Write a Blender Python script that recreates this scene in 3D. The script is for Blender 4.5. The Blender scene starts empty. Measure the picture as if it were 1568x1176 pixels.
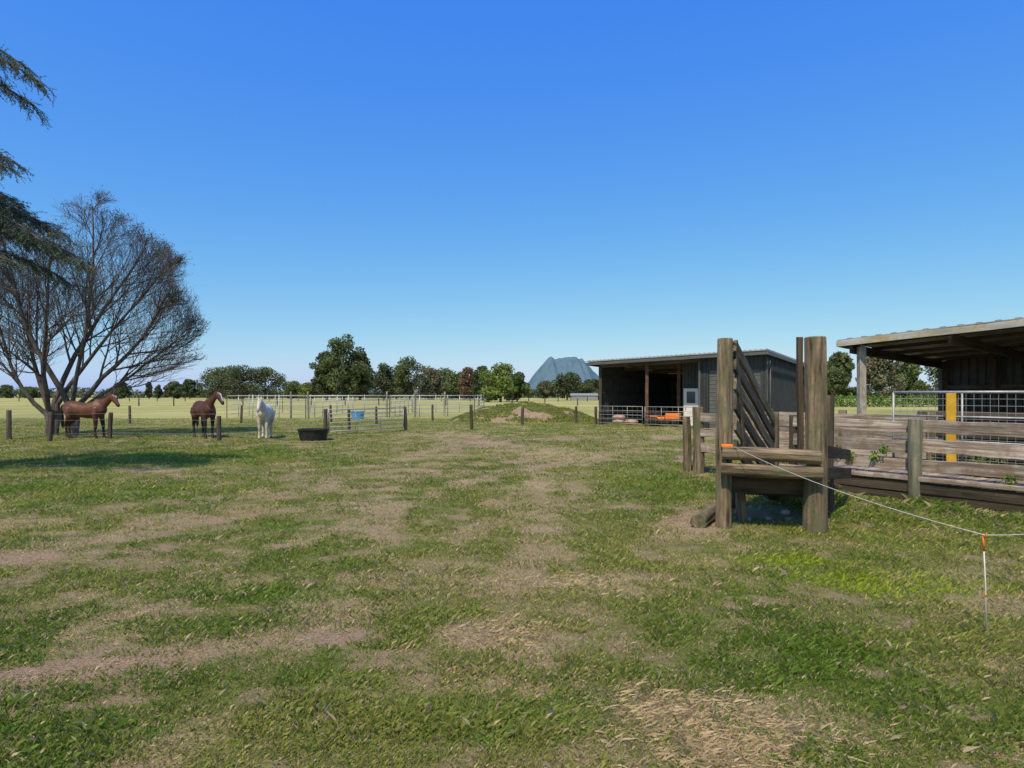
import bpy, math, random
import numpy as np
from mathutils import Vector, Matrix
random.seed(7)
rng = np.random.default_rng(7)
scene = bpy.context.scene
COL = scene.collection

# ------------------------------------------------------------------ noise
TAB = rng.random((256, 256))
def vnoise(x, y, f, s=0):
    x = np.asarray(x, float); y = np.asarray(y, float)
    ca, sa = math.cos(s * 1.3 + .5), math.sin(s * 1.3 + .5)
    x, y = (x * ca - y * sa) * f + s * 17.31 + 1000, (x * sa + y * ca) * f + s * 9.77 + 1000
    xi = np.floor(x).astype(int); yi = np.floor(y).astype(int)
    fx = x - xi; fy = y - yi
    fx = fx * fx * (3 - 2 * fx); fy = fy * fy * (3 - 2 * fy)
    a = TAB[xi & 255, yi & 255]; b = TAB[(xi + 1) & 255, yi & 255]
    c = TAB[xi & 255, (yi + 1) & 255]; d = TAB[(xi + 1) & 255, (yi + 1) & 255]
    return (a * (1 - fx) + b * fx) * (1 - fy) + (c * (1 - fx) + d * fx) * fy
def fbm(x, y, f, s=0, o=4):
    r = 0; a = .5; t = 0
    for i in range(o):
        r = r + a * vnoise(x, y, f * 2 ** i, s + i * 3); t += a; a *= .55
    return r / t
def sstep(a, b, v):
    t = np.clip((v - a) / (b - a), 0, 1); return t * t * (3 - 2 * t)

# ------------------------------------------------------------------ materials
def new_mat(name):
    m = bpy.data.materials.new(name); m.use_nodes = True
    nt = m.node_tree
    return m, nt, nt.nodes['Principled BSDF']
def noise_mat(name, c1, c2, scale=8, rough=.85, stretch=(1, 1, 1), c3=None, bump=.3, metal=0, detail=6, spec=.3):
    m, nt, b = new_mat(name)
    tc = nt.nodes.new('ShaderNodeTexCoord'); mp = nt.nodes.new('ShaderNodeMapping')
    mp.inputs['Scale'].default_value = stretch
    oi = nt.nodes.new('ShaderNodeObjectInfo')
    add = nt.nodes.new('ShaderNodeVectorMath'); add.operation = 'MULTIPLY_ADD'
    comb = nt.nodes.new('ShaderNodeCombineXYZ')
    for k in range(3): nt.links.new(oi.outputs['Random'], comb.inputs[k])
    add.inputs[1].default_value = (37, 23, 11)
    nt.links.new(comb.outputs[0], add.inputs[0]); nt.links.new(tc.outputs['Object'], add.inputs[2])
    nt.links.new(add.outputs[0], mp.inputs[0])
    n = nt.nodes.new('ShaderNodeTexNoise'); n.inputs['Scale'].default_value = scale; n.inputs['Detail'].default_value = detail
    n.inputs['Roughness'].default_value = .7
    nt.links.new(mp.outputs[0], n.inputs['Vector'])
    r = nt.nodes.new('ShaderNodeValToRGB')
    r.color_ramp.elements[0].position = .35; r.color_ramp.elements[1].position = .65
    r.color_ramp.elements[0].color = (*c1, 1); r.color_ramp.elements[1].color = (*c2, 1)
    nt.links.new(n.outputs[0], r.inputs[0])
    out = r.outputs[0]
    if c3:
        n2 = nt.nodes.new('ShaderNodeTexNoise'); n2.inputs['Scale'].default_value = 4.0; n2.inputs['Detail'].default_value = 6; n2.inputs['Roughness'].default_value = .7
        nt.links.new(add.outputs[0], n2.inputs['Vector'])
        r2 = nt.nodes.new('ShaderNodeValToRGB'); r2.color_ramp.elements[0].position = .47; r2.color_ramp.elements[1].position = .60
        nt.links.new(n2.outputs[0], r2.inputs[0])
        mx = nt.nodes.new('ShaderNodeMix'); mx.data_type = 'RGBA'
        ml = nt.nodes.new('ShaderNodeMath'); ml.operation = 'MULTIPLY'; ml.inputs[1].default_value = .75
        nt.links.new(r2.outputs[0], ml.inputs[0])
        nt.links.new(ml.outputs[0], mx.inputs[0]); nt.links.new(out, mx.inputs[6]); mx.inputs[7].default_value = (*c3, 1)
        out = mx.outputs[2]
    hs = nt.nodes.new('ShaderNodeHueSaturation'); mr = nt.nodes.new('ShaderNodeMapRange')
    mr.inputs[3].default_value = .75; mr.inputs[4].default_value = 1.2
    nt.links.new(oi.outputs['Random'], mr.inputs[0]); nt.links.new(mr.outputs[0], hs.inputs['Value'])
    nt.links.new(out, hs.inputs['Color'])
    nt.links.new(hs.outputs[0], b.inputs['Base Color'])
    b.inputs['Roughness'].default_value = rough; b.inputs['Metallic'].default_value = metal
    b.inputs['Specular IOR Level'].default_value = spec
    if bump:
        bp = nt.nodes.new('ShaderNodeBump'); bp.inputs['Strength'].default_value = bump; bp.inputs['Distance'].default_value = .012
        nt.links.new(n.outputs[0], bp.inputs['Height']); nt.links.new(bp.outputs[0], b.inputs['Normal'])
    return m
def attr_mat(name, attr='col', rough=.8, trans=.0, nscale=None, spec=.2):
    m, nt, b = new_mat(name)
    a = nt.nodes.new('ShaderNodeAttribute'); a.attribute_name = attr
    out = a.outputs['Color']
    if nscale:
        n = nt.nodes.new('ShaderNodeTexNoise'); n.inputs['Scale'].default_value = nscale; n.inputs['Detail'].default_value = 4
        tc = nt.nodes.new('ShaderNodeTexCoord'); nt.links.new(tc.outputs['Object'], n.inputs['Vector'])
        mr = nt.nodes.new('ShaderNodeMapRange'); mr.inputs[1].default_value = .3; mr.inputs[2].default_value = .7
        mr.inputs[3].default_value = .75; mr.inputs[4].default_value = 1.25
        nt.links.new(n.outputs[0], mr.inputs[0])
        hs = nt.nodes.new('ShaderNodeHueSaturation'); nt.links.new(out, hs.inputs['Color']); nt.links.new(mr.outputs[0], hs.inputs['Value'])
        out = hs.outputs[0]
    nt.links.new(out, b.inputs['Base Color'])
    b.inputs['Roughness'].default_value = rough; b.inputs['Specular IOR Level'].default_value = spec
    if trans:
        t = nt.nodes.new('ShaderNodeBsdfTranslucent'); nt.links.new(out, t.inputs['Color'])
        mx = nt.nodes.new('ShaderNodeMixShader'); mx.inputs[0].default_value = trans
        nt.links.new(b.outputs[0], mx.inputs[1]); nt.links.new(t.outputs[0], mx.inputs[2])
        nt.links.new(mx.outputs[0], nt.nodes['Material Output'].inputs['Surface'])
    return m

M_post = noise_mat('post_wood', (.045, .032, .018), (.30, .225, .14), 7, stretch=(.2, 2.2, 2.2), c3=(.115, .115, .060), bump=1)
M_lichen = noise_mat('lichen_wood', (.12, .11, .07), (.34, .31, .22), 6, stretch=(.15, 2, 2), c3=(.17, .20, .135), bump=.9)
M_board = noise_mat('grey_board', (.10, .072, .052), (.52, .44, .35), 5, stretch=(.18, 3.4, 3.4), c3=(.22, .15, .105), bump=.9)
M_dark = noise_mat('dark_wood', (.025, .019, .012), (.12, .09, .06), 6, stretch=(.15, 2, 2), c3=(.06, .052, .028), bump=.7)
M_farpost = noise_mat('fence_post_wood', (.04, .03, .02), (.13, .10, .072), 6, stretch=(.2, 1.5, 1.5))
M_white = noise_mat('weathered_white_timber', (.30, .27, .22), (.50, .47, .41), 5, stretch=(.2, 2, 2), c3=(.24, .2, .14))
M_fascia = noise_mat('fascia_timber', (.30, .29, .24), (.50, .48, .43), 3, stretch=(.3, 2, 2), c3=(.38, .28, .06))
M_steel = noise_mat('galvanised_steel', (.28, .28, .27), (.44, .44, .43), 10, rough=.5, metal=.3, bump=.05)
M_clad = noise_mat('dark_corrugated_steel', (.034, .040, .038), (.055, .062, .058), 2.5, rough=.6, bump=.05, spec=.3)
M_clad2 = noise_mat('barn_corrugated_steel', (.040, .042, .038), (.080, .082, .072), 2.5, rough=.6, bump=.05, spec=.3)
M_roof = noise_mat('roof_steel', (.24, .24, .23), (.34, .34, .33), 2, rough=.5, metal=.1, bump=.05)
M_trim = noise_mat('trim_grey', (.085, .09, .085), (.115, .12, .113), 3, rough=.55, bump=0)
M_door = noise_mat('white_paint', (.66, .65, .62), (.74, .73, .70), 3, rough=.4, bump=0)
M_glass = noise_mat('dark_glass', (.03, .04, .05), (.05, .06, .07), 3, rough=.1, bump=0, spec=.6)
M_blackpl = noise_mat('black_rubber', (.010, .010, .010), (.025, .025, .024), 6, rough=.5, bump=.1)
M_blue = noise_mat('blue_plastic', (.04, .22, .48), (.07, .28, .55), 4, rough=.4, bump=0)
M_orange = noise_mat('orange_paint', (.72, .17, .012), (.82, .23, .018), 4, rough=.35, bump=0)
M_red = noise_mat('red_paint', (.32, .03, .02), (.42, .05, .03), 4, rough=.4, bump=0)
M_yellow = noise_mat('yellow_paint', (.42, .24, .02), (.58, .34, .035), 5, rough=.6, bump=.1)
M_pink = noise_mat('faded_sack', (.33, .20, .16), (.45, .33, .28), 6, rough=.8)
M_rope = noise_mat('white_polytape', (.6, .59, .54), (.72, .71, .66), 30, rough=.6, bump=0)
M_bark = noise_mat('bare_bark', (.055, .046, .038), (.18, .155, .135), 8, stretch=(1, 1, .3), bump=.5)
M_ctrunk = noise_mat('cedar_bark', (.04, .03, .02), (.12, .09, .07), 6, stretch=(1, 1, .3), bump=.6)
M_brown = noise_mat('brown_post', (.12, .06, .04), (.22, .13, .09), 5)
M_stone = noise_mat('pale_stone', (.22, .2, .17), (.5, .46, .4), 9)
M_leaf = attr_mat('foliage', rough=.7, trans=.3)
M_grass = attr_mat('grass_blades', rough=.75, trans=.42, spec=.08)
M_coat = attr_mat('horse_coat', attr='coat', rough=.5, nscale=7, spec=.35)
M_hair = noise_mat('dark_horsehair', (.012, .01, .008), (.03, .024, .018), 12, stretch=(1, 1, .2))
M_whair = noise_mat('white_horsehair', (.45, .41, .35), (.62, .58, .5), 12, stretch=(1, 1, .2))
M_eye = noise_mat('eye', (.008, .006, .005), (.012, .01, .008), 3, rough=.15, bump=0, spec=.6)

# ------------------------------------------------------------------ builders
def empty(name, loc=(0, 0, 0), rot=0):
    o = bpy.data.objects.new(name, None); o.empty_display_size = .3
    o.location = loc; o.rotation_euler = (0, 0, rot); COL.objects.link(o); return o
def link(name, me, mat, parent=None, smooth=False):
    o = bpy.data.objects.new(name, me); COL.objects.link(o)
    if mat: me.materials.append(mat)
    if smooth:
        me.polygons.foreach_set('use_smooth', [True] * len(me.polygons))
    if parent: o.parent = parent
    return o
class MB:
    def __init__(s): s.v = []; s.f = []
    def tube(s, pts, rad, sides=6, cap=True, lateral=None):
        pts = [Vector(p) for p in pts]; n = len(pts)
        if not isinstance(rad, (list, tuple)): rad = [rad] * n
        ref = None
        base = len(s.v)
        for i in range(n):
            t = (pts[min(i + 1, n - 1)] - pts[max(i - 1, 0)])
            t = t.normalized() if t.length > 1e-9 else Vector((0, 0, 1))
            if lateral is not None: a = Vector(lateral)
            elif ref is None: a = Vector((0, 0, 1)) if abs(t.z) < .9 else Vector((1, 0, 0))
            else: a = ref
            a = (a - t * a.dot(t)).normalized(); ref = a
            b = t.cross(a)
            r = rad[i]
            ra, rb = r if isinstance(r, tuple) else (r, r)
            for k in range(sides):
                an = 2 * math.pi * k / sides
                s.v.append(pts[i] + a * (math.cos(an) * ra) + b * (math.sin(an) * rb))
        for i in range(n - 1):
            for k in range(sides):
                k2 = (k + 1) % sides
                s.f.append((base + i * sides + k, base + i * sides + k2, base + (i + 1) * sides + k2, base + (i + 1) * sides + k))
        if cap:
            s.f.append(tuple(base + k for k in range(sides))[::-1])
            s.f.append(tuple(base + (n - 1) * sides + k for k in range(sides)))
    def box(s, c, size, rot=0):
        c = Vector(c); R = Matrix.Rotation(rot, 3, 'Z'); b = len(s.v)
        for dx in (-.5, .5):
            for dy in (-.5, .5):
                for dz in (-.5, .5):
                    s.v.append(c + R @ Vector((dx * size[0], dy * size[1], dz * size[2])))
        for f in ((0, 1, 3, 2), (4, 6, 7, 5), (0, 4, 5, 1), (2, 3, 7, 6), (0, 2, 6, 4), (1, 5, 7, 3)):
            s.f.append(tuple(b + i for i in f))
    def build(s, name, mat, parent=None, smooth=False, bevel=0):
        me = bpy.data.meshes.new(name); me.from_pydata([tuple(v) for v in s.v], [], s.f); me.update()
        o = link(name, me, mat, parent, smooth)
        if bevel:
            m = o.modifiers.new('bevel', 'BEVEL'); m.width = bevel; m.segments = 2; m.limit_method = 'ANGLE'
        return o
def axis_matrix(p0, p1, up=(0, 0, 1)):
    p0 = Vector(p0); p1 = Vector(p1); x = (p1 - p0).normalized()
    u = Vector(up)
    if abs(x.dot(u)) > .95: u = Vector((0, 1, 0))
    y = u.cross(x).normalized(); z = x.cross(y)
    M = Matrix((x, y, z)).transposed().to_4x4(); M.translation = p0
    return M, (p1 - p0).length
def beam(name, p0, p1, thick, high, mat, parent=None, jit=.006, up=(0, 0, 1), bevel=.006):
    """rough sawn timber; local X = grain"""
    M, L = axis_matrix(p0, p1, up)
    n = max(2, min(14, int(L / .35) + 1)); v = []; f = []
    for i in range(n + 1):
        x = L * i / n; oy = random.uniform(-jit, jit); oz = random.uniform(-jit, jit)
        for (a, b) in ((-1, -1), (1, -1), (1, 1), (-1, 1)):
            v.append((x + (random.uniform(-.01, .01) if i in (0, n) else 0), a * thick / 2 + oy, b * high / 2 + oz + random.uniform(-jit, jit) * .6))
    for i in range(n):
        for k in range(4):
            f.append((i * 4 + k, i * 4 + (k + 1) % 4, i * 4 + 4 + (k + 1) % 4, i * 4 + 4 + k))
    f.append((3, 2, 1, 0)); f.append((n * 4, n * 4 + 1, n * 4 + 2, n * 4 + 3))
    me = bpy.data.meshes.new(name); me.from_pydata(v, [], f); me.update()
    o = link(name, me, mat, parent); o.matrix_local = M
    m = o.modifiers.new('bevel', 'BEVEL'); m.width = bevel; m.segments = 2; m.limit_method = 'ANGLE'
    return o
def log(name, p0, p1, r0, r1, mat, parent=None, sides=22, wob=.035):
    M, L = axis_matrix(p0, p1); n = max(3, min(20, int(L / .12))); v = []; f = []
    ph = random.uniform(0, 99)
    crack = [random.uniform(0, 6.28) for _ in range(3)]
    for i in range(n + 1):
        t = i / n; r = r0 + (r1 - r0) * t; x = L * t
        ox = math.sin(ph + t * 3) * r * .16; oz = math.cos(ph * 1.7 + t * 2.5) * r * .16
        r *= 1 + .03 * math.sin(ph * 2 + t * 9)
        for k in range(sides):
            a = 2 * math.pi * k / sides
            rr = r * (1 + wob * math.sin(3 * a + ph) + wob * .7 * math.sin(7 * a + ph + t * 2) + random.uniform(-.015, .015))
            for c_ in crack:
                dd = abs((a - c_ - t * .15 + math.pi) % (2 * math.pi) - math.pi)
                if dd < .16: rr *= .90
            v.append((x, math.cos(a) * rr + ox, math.sin(a) * rr + oz))
    for i in range(n):
        for k in range(sides):
            k2 = (k + 1) % sides
            f.append((i * sides + k, i * sides + k2, (i + 1) * sides + k2, (i + 1) * sides + k))
    for end, i, s in ((0, 0, -1), (1, n, 1)):
        b = len(v)
        cx = (sum(v[i * sides + k][1] for k in range(sides)) / sides, sum(v[i * sides + k][2] for k in range(sides)) / sides)
        for k in range(sides):
            p = v[i * sides + k]
            v.append((p[0] + s * .012, cx[0] + (p[1] - cx[0]) * .88, cx[1] + (p[2] - cx[1]) * .88))
        for k in range(sides):
            k2 = (k + 1) % sides
            q = (i * sides + k, i * sides + k2, b + k2, b + k)
            f.append(q if end else q[::-1])
        f.append(tuple(b + k for k in range(sides)) if end else tuple(b + k for k in range(sides))[::-1])
    me = bpy.data.meshes.new(name); me.from_pydata(v, [], f); me.update()
    o = link(name, me, mat, parent, smooth=True); o.matrix_local = M
    try: me.set_sharp_from_angle(angle=math.radians(40))
    except Exception: pass
    return o
def np_mesh(name, V, k, cols, mat, parent=None, attr='col', F=None):
    V = np.asarray(V, np.float32); nv = len(V)
    if F is None: F = np.arange(nv, dtype=np.int32).reshape(-1, k)
    nf = len(F)
    me = bpy.data.meshes.new(name)
    me.vertices.add(nv); me.vertices.foreach_set('co', V.ravel())
    me.loops.add(nf * k); me.loops.foreach_set('vertex_index', F.astype(np.int32).ravel())
    me.polygons.add(nf); me.polygons.foreach_set('loop_start', np.arange(0, nf * k, k, dtype=np.int32))
    me.update(calc_edges=True)
    if cols is not None:
        a = me.attributes.new(attr, 'FLOAT_COLOR', 'POINT')
        c = np.ones((nv, 4), np.float32); c[:, :3] = cols
        a.data.foreach_set('color', c.ravel())
    return link(name, me, mat, parent)

# ------------------------------------------------------------------ camera / light / sky
cam = bpy.data.cameras.new('camera'); co = bpy.data.objects.new('camera', cam); COL.objects.link(co)
co.location = (0, 0, 1.7); co.rotation_euler = (math.radians(90), 0, 0)
cam.lens = 22; cam.sensor_width = 36; cam.shift_y = .0102; cam.clip_end = 20000; cam.clip_start = .05
scene.camera = co
EL = 55; sx, sy = -.42, -1.0
w = bpy.data.worlds.new('World'); scene.world = w; w.use_nodes = True
nt = w.node_tree; bg = nt.nodes['Background']
sky = nt.nodes.new('ShaderNodeTexSky'); sky.sky_type = 'NISHITA'; sky.sun_disc = False
sky.sun_elevation = math.radians(EL); sky.sun_rotation = math.atan2(sx, sy) % (2 * math.pi)
sky.air_density = 1.0; sky.dust_density = .6; sky.ozone_density = 3.0
sp = nt.nodes.new('ShaderNodeSeparateColor'); cb = nt.nodes.new('ShaderNodeCombineColor'); nt.links.new(sky.outputs[0], sp.inputs[0])
for i, (p, k) in enumerate([(1.28, .41), (.80, 1.10), (.04, 5.4)]):
    a = nt.nodes.new('ShaderNodeMath'); a.operation = 'POWER'; a.inputs[1].default_value = p
    b = nt.nodes.new('ShaderNodeMath'); b.operation = 'MULTIPLY'; b.inputs[1].default_value = k
    nt.links.new(sp.outputs[i], a.inputs[0]); nt.links.new(a.outputs[0], b.inputs[0]); nt.links.new(b.outputs[0], cb.inputs[i])
nt.links.new(cb.outputs[0], bg.inputs['Color'])
bg.inputs['Strength'].default_value = .15
sl = bpy.data.lights.new('sun', 'SUN'); so = bpy.data.objects.new('sun', sl); COL.objects.link(so)
sl.energy = 4.6; sl.angle = math.radians(2.0); sl.color = (1, .87, .68)
hv = Vector((sx, sy, 0)).normalized() * math.cos(math.radians(EL)); sd = Vector((hv.x, hv.y, math.sin(math.radians(EL))))
so.rotation_euler = (-sd).to_track_quat('-Z', 'Y').to_euler(); so.location = (0, 0, 20)
scene.view_settings.view_transform = 'Standard'; scene.view_settings.look = 'None'; scene.view_settings.exposure = 0

# ------------------------------------------------------------------ ground
DIRT = [(-4.9, 6.7, 1.5, .42, 14), (-4.2, 8.5, 1.1, .28, 12), (-2.6, 3.95, 1.1, .30, 12), (-1.2, 4.4, .6, .2, 8), (-2.65, 13.8, 1.5, .5, -8),
        (-2.2, 11.3, .35, .3, 0), (-2.6, 26, 2.8, 2.2, 0), (-1.0, 22, 1.4, 2.6, 20), (7.2, 25, 3.2, 1.5, -20), (8.5, 29, 3.5, 1.6, -40), (4.6, 16.6, .8, .9, 0),
        (2.35, 8.4, .6, 1.2, -10), (3.8, 8.9, .9, .9, 0), (1.75, 4.9, .3, .15, 0), (-1.6, 17.5, 1.2, .5, 0), (0.1, 15.5, .6, .6, 0),
        (-6.3, 5.6, 1.0, .3, 10), (10, 16, 4, 3, -50), (1.8, 24, 2.0, 1.2, 0), (-.3, 10, .3, .6, 0), (-.1, 4.45, .14, .14, 0)]
STRAW = [(-.1, 4.45, .36, .34, 0), (.85, 3.35, .34, .3, 0), (1.05, 2.95, .3, .2, 0), (.5, 12.3, .35, 1.8, 8), (.1, 9.2, .3, .5, 0), (-.9, 12, .4, .6, 0),
         (-.3, 5.6, .3, .5, 0), (1.3, 3.4, .3, .2, 20), (.6, 5.6, .35, .25, 0), (1.2, 18, 1.6, 3, 10), (-2.3, 9.4, .9, .35, 10), (2.4, 3.0, .4, .2, 0)]
LUSH = [(3.5, 5.55, 1.1, .55, -8), (2.9, 6.3, .7, .3, 0), (6.0, 8.3, 2.6, 1.1, -35), (4.6, 7.2, 1.2, .5, -30), (-9, 17, 5, 3, 0), (-.2, 3.3, .8, .3, 0), (2.3, 4.2, .6, .3, 0), (-1.9, 5.3, .7, .3, 0), (-8, 11, 4, 1.5, 0), (2.4, 12, 1.6, 2.5, 0)]
TRACKS = [([(-.1, 4.3), (.3, 7), (.6, 12), (.3, 18), (-1.0, 23), (-3.0, 28)], .22), ([(-1.5, 6.6), (-1.9, 9), (-2.2, 11.2), (-2.0, 14.5), (-1.6, 19), (-2.8, 27)], .28),
          ([(-6.5, 5.9), (-5.0, 6.7), (-4.1, 9), (-3.0, 13.5), (-2.3, 20)], .3), ([(-3.4, 3.5), (-2.3, 4.0), (-1.3, 5.0), (-.6, 7.2), (.1, 11)], .22),
          ([(1.2, 9.5), (1.5, 13), (2.6, 19), (6.5, 25)], .3), ([(-9, 7.6), (-4.1, 8.7), (-1.6, 10.6), (1.2, 15)], .22)]
def blob(L, x, y, amp, seed):
    nz = (fbm(x, y, 2.2, seed, 6) - .5) * amp + (vnoise(x, y, 14, seed + 5) - .5) * .5
    best = np.full(np.shape(x), -9.0)
    for cx, cy, a, b, r in L:
        c, s = math.cos(math.radians(r)), math.sin(math.radians(r))
        dx = x - cx; dy = y - cy
        u = (dx * c + dy * s) / a; v = (-dx * s + dy * c) / b
        best = np.maximum(best, 1 - np.sqrt(u * u + v * v))
    return sstep(-.15, .65, best + nz)
def track(x, y):
    best = np.full(np.shape(x), 9.0)
    for P, wd in TRACKS:
        for (ax, ay), (bx, by) in zip(P[:-1], P[1:]):
            dx, dy = bx - ax, by - ay; t = np.clip(((x - ax) * dx + (y - ay) * dy) / (dx * dx + dy * dy), 0, 1)
            best = np.minimum(best, np.hypot(x - ax - t * dx, y - ay - t * dy) / (wd * (1 + y / 25)))
    return sstep(-.4, 1.0, 1 - best + (fbm(x, y, 1.9, 7, 6) - .5) * 5.5)
def masks(x, y):
    near = sstep(48, 26, y)
    tk = track(x, y)
    fine = .55 + .9 * (fbm(x, y, 11, 17, 3) - .25)
    d = np.maximum(blob(DIRT, x, y, 2.0, 1) * .9, tk * .45)
    rnd = sstep(.56, .72, fbm(x, y * 1.5, .85, 11, 6)) * .5 * near
    rnd2 = sstep(.55, .72, fbm(x, y * 1.3, 3.0, 21, 5)) * .6 * near
    d = np.clip(np.maximum(d, np.maximum(rnd, rnd2)) * sstep(-1, .4, -blob(LUSH, x, y, .8, 3) + .4) * fine * 1.25, 0, 1)
    s = np.maximum(np.maximum(blob(STRAW, x, y, 1.8, 2), sstep(.48, .72, fbm(x, y, 1.6, 31, 5)) * .75), tk * .6)
    l = np.maximum(blob(LUSH, x, y, 1.0, 3), sstep(.58, .75, fbm(x, y, .9, 41, 5)) * .5 * near)
    return d, s, l
def hgt(x, y):
    return (fbm(x, y, .5, 51, 3) - .5) * .09 * sstep(60, 20, np.abs(y)) + (fbm(x, y, 5, 61, 3) - .5) * .035 * sstep(25, 6, np.hypot(x, y))
def axis(lo, hi, fine_lo, fine_hi, step, growth):
    a = list(np.arange(fine_lo, fine_hi, step)); s = step; p = a[-1]
    while p < hi: s *= growth; p += s; a.append(p)
    s = step; p = a[0]; b = []
    while p > lo: s *= growth; p -= s; b.append(p)
    return np.array(b[::-1] + a)
gx = axis(-7000, 7000, -7.5, 7.5, .04, 1.033); gy = axis(-60, 9000, 2.2, 12, .04, 1.022)
X, Y = np.meshgrid(gx, gy); nx, ny = len(gx), len(gy)
x = X.ravel(); y = Y.ravel(); z = hgt(x, y)
d, s, l = masks(x, y)
V = np.stack([x, y, z], 1)
i = np.arange(nx - 1); j = np.arange(ny - 1); I, J = np.meshgrid(i, j); q = (J * nx + I).ravel()
F = np.stack([q, q + 1, q + nx + 1, q + nx], 1)
gm, nt, b = new_mat('pasture_ground')
at = nt.nodes.new('ShaderNodeAttribute'); at.attribute_name = 'col'
sep = nt.nodes.new('ShaderNodeSeparateColor'); nt.links.new(at.outputs['Color'], sep.inputs[0])
geo = nt.nodes.new('ShaderNodeNewGeometry')
def tex(scale, det=6, r=.6):
    n = nt.nodes.new('ShaderNodeTexNoise'); n.inputs['Scale'].default_value = scale; n.inputs['Detail'].default_value = det; n.inputs['Roughness'].default_value = r
    nt.links.new(geo.outputs['Position'], n.inputs['Vector']); return n
def ramp(src, p0, c0, p1, c1, extra=None):
    r = nt.nodes.new('ShaderNodeValToRGB'); e = r.color_ramp.elements
    e[0].position = p0; e[0].color = (*c0, 1); e[1].position = p1; e[1].color = (*c1, 1)
    if extra:
        k = e.new(extra[0]); k.color = (*extra[1], 1)
    nt.links.new(src, r.inputs[0]); return r.outputs[0]
def mix(fac, a, bb):
    m = nt.nodes.new('ShaderNodeMix'); m.data_type = 'RGBA'
    nt.links.new(fac, m.inputs[0]); nt.links.new(a, m.inputs[6]); nt.links.new(bb, m.inputs[7]); return m.outputs[2]
nf = tex(60, 4, .75); nm = tex(9, 6, .75)
grass_c = ramp(nm.outputs[0], .32, (.095, .105, .026), .68, (.27, .235, .085), (.5, (.16, .165, .045)))
dirt_c = ramp(nf.outputs[0], .3, (.22, .145, .092), .7, (.46, .33, .225))
straw_c = ramp(nf.outputs[0], .3, (.24, .18, .09), .7, (.56, .44, .26))
lush_c = ramp(nm.outputs[0], .3, (.08, .13, .018), .7, (.17, .24, .035))
c = mix(sep.outputs[1], grass_c, straw_c)
c = mix(sep.outputs[2], c, lush_c)
c = mix(sep.outputs[0], c, dirt_c)
sp = nt.nodes.new('ShaderNodeSeparateXYZ'); nt.links.new(geo.outputs['Position'], sp.inputs[0])
mr = nt.nodes.new('ShaderNodeMapRange'); mr.inputs[1].default_value = 24; mr.inputs[2].default_value = 50; nt.links.new(sp.outputs[1], mr.inputs[0])
nfar = tex(.06, 6, .65)
far_c = ramp(nfar.outputs[0], .35, (.23, .245, .070), .65, (.48, .42, .175), (.5, (.35, .335, .11)))
c = mix(mr.outputs[0], c, far_c)
nt.links.new(c, b.inputs['Base Color']); b.inputs['Roughness'].default_value = .95; b.inputs['Specular IOR Level'].default_value = .1
bp = nt.nodes.new('ShaderNodeBump'); bp.inputs['Strength'].default_value = .8; bp.inputs['Distance'].default_value = .03
nt.links.new(nf.outputs[0], bp.inputs['Height']); nt.links.new(bp.outputs[0], b.inputs['Normal'])
go = np_mesh('grass_ground', V, 4, np.stack([d, s, l], 1), gm, F=F)
go.data.polygons.foreach_set('use_smooth', [True] * len(go.data.polygons))

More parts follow.
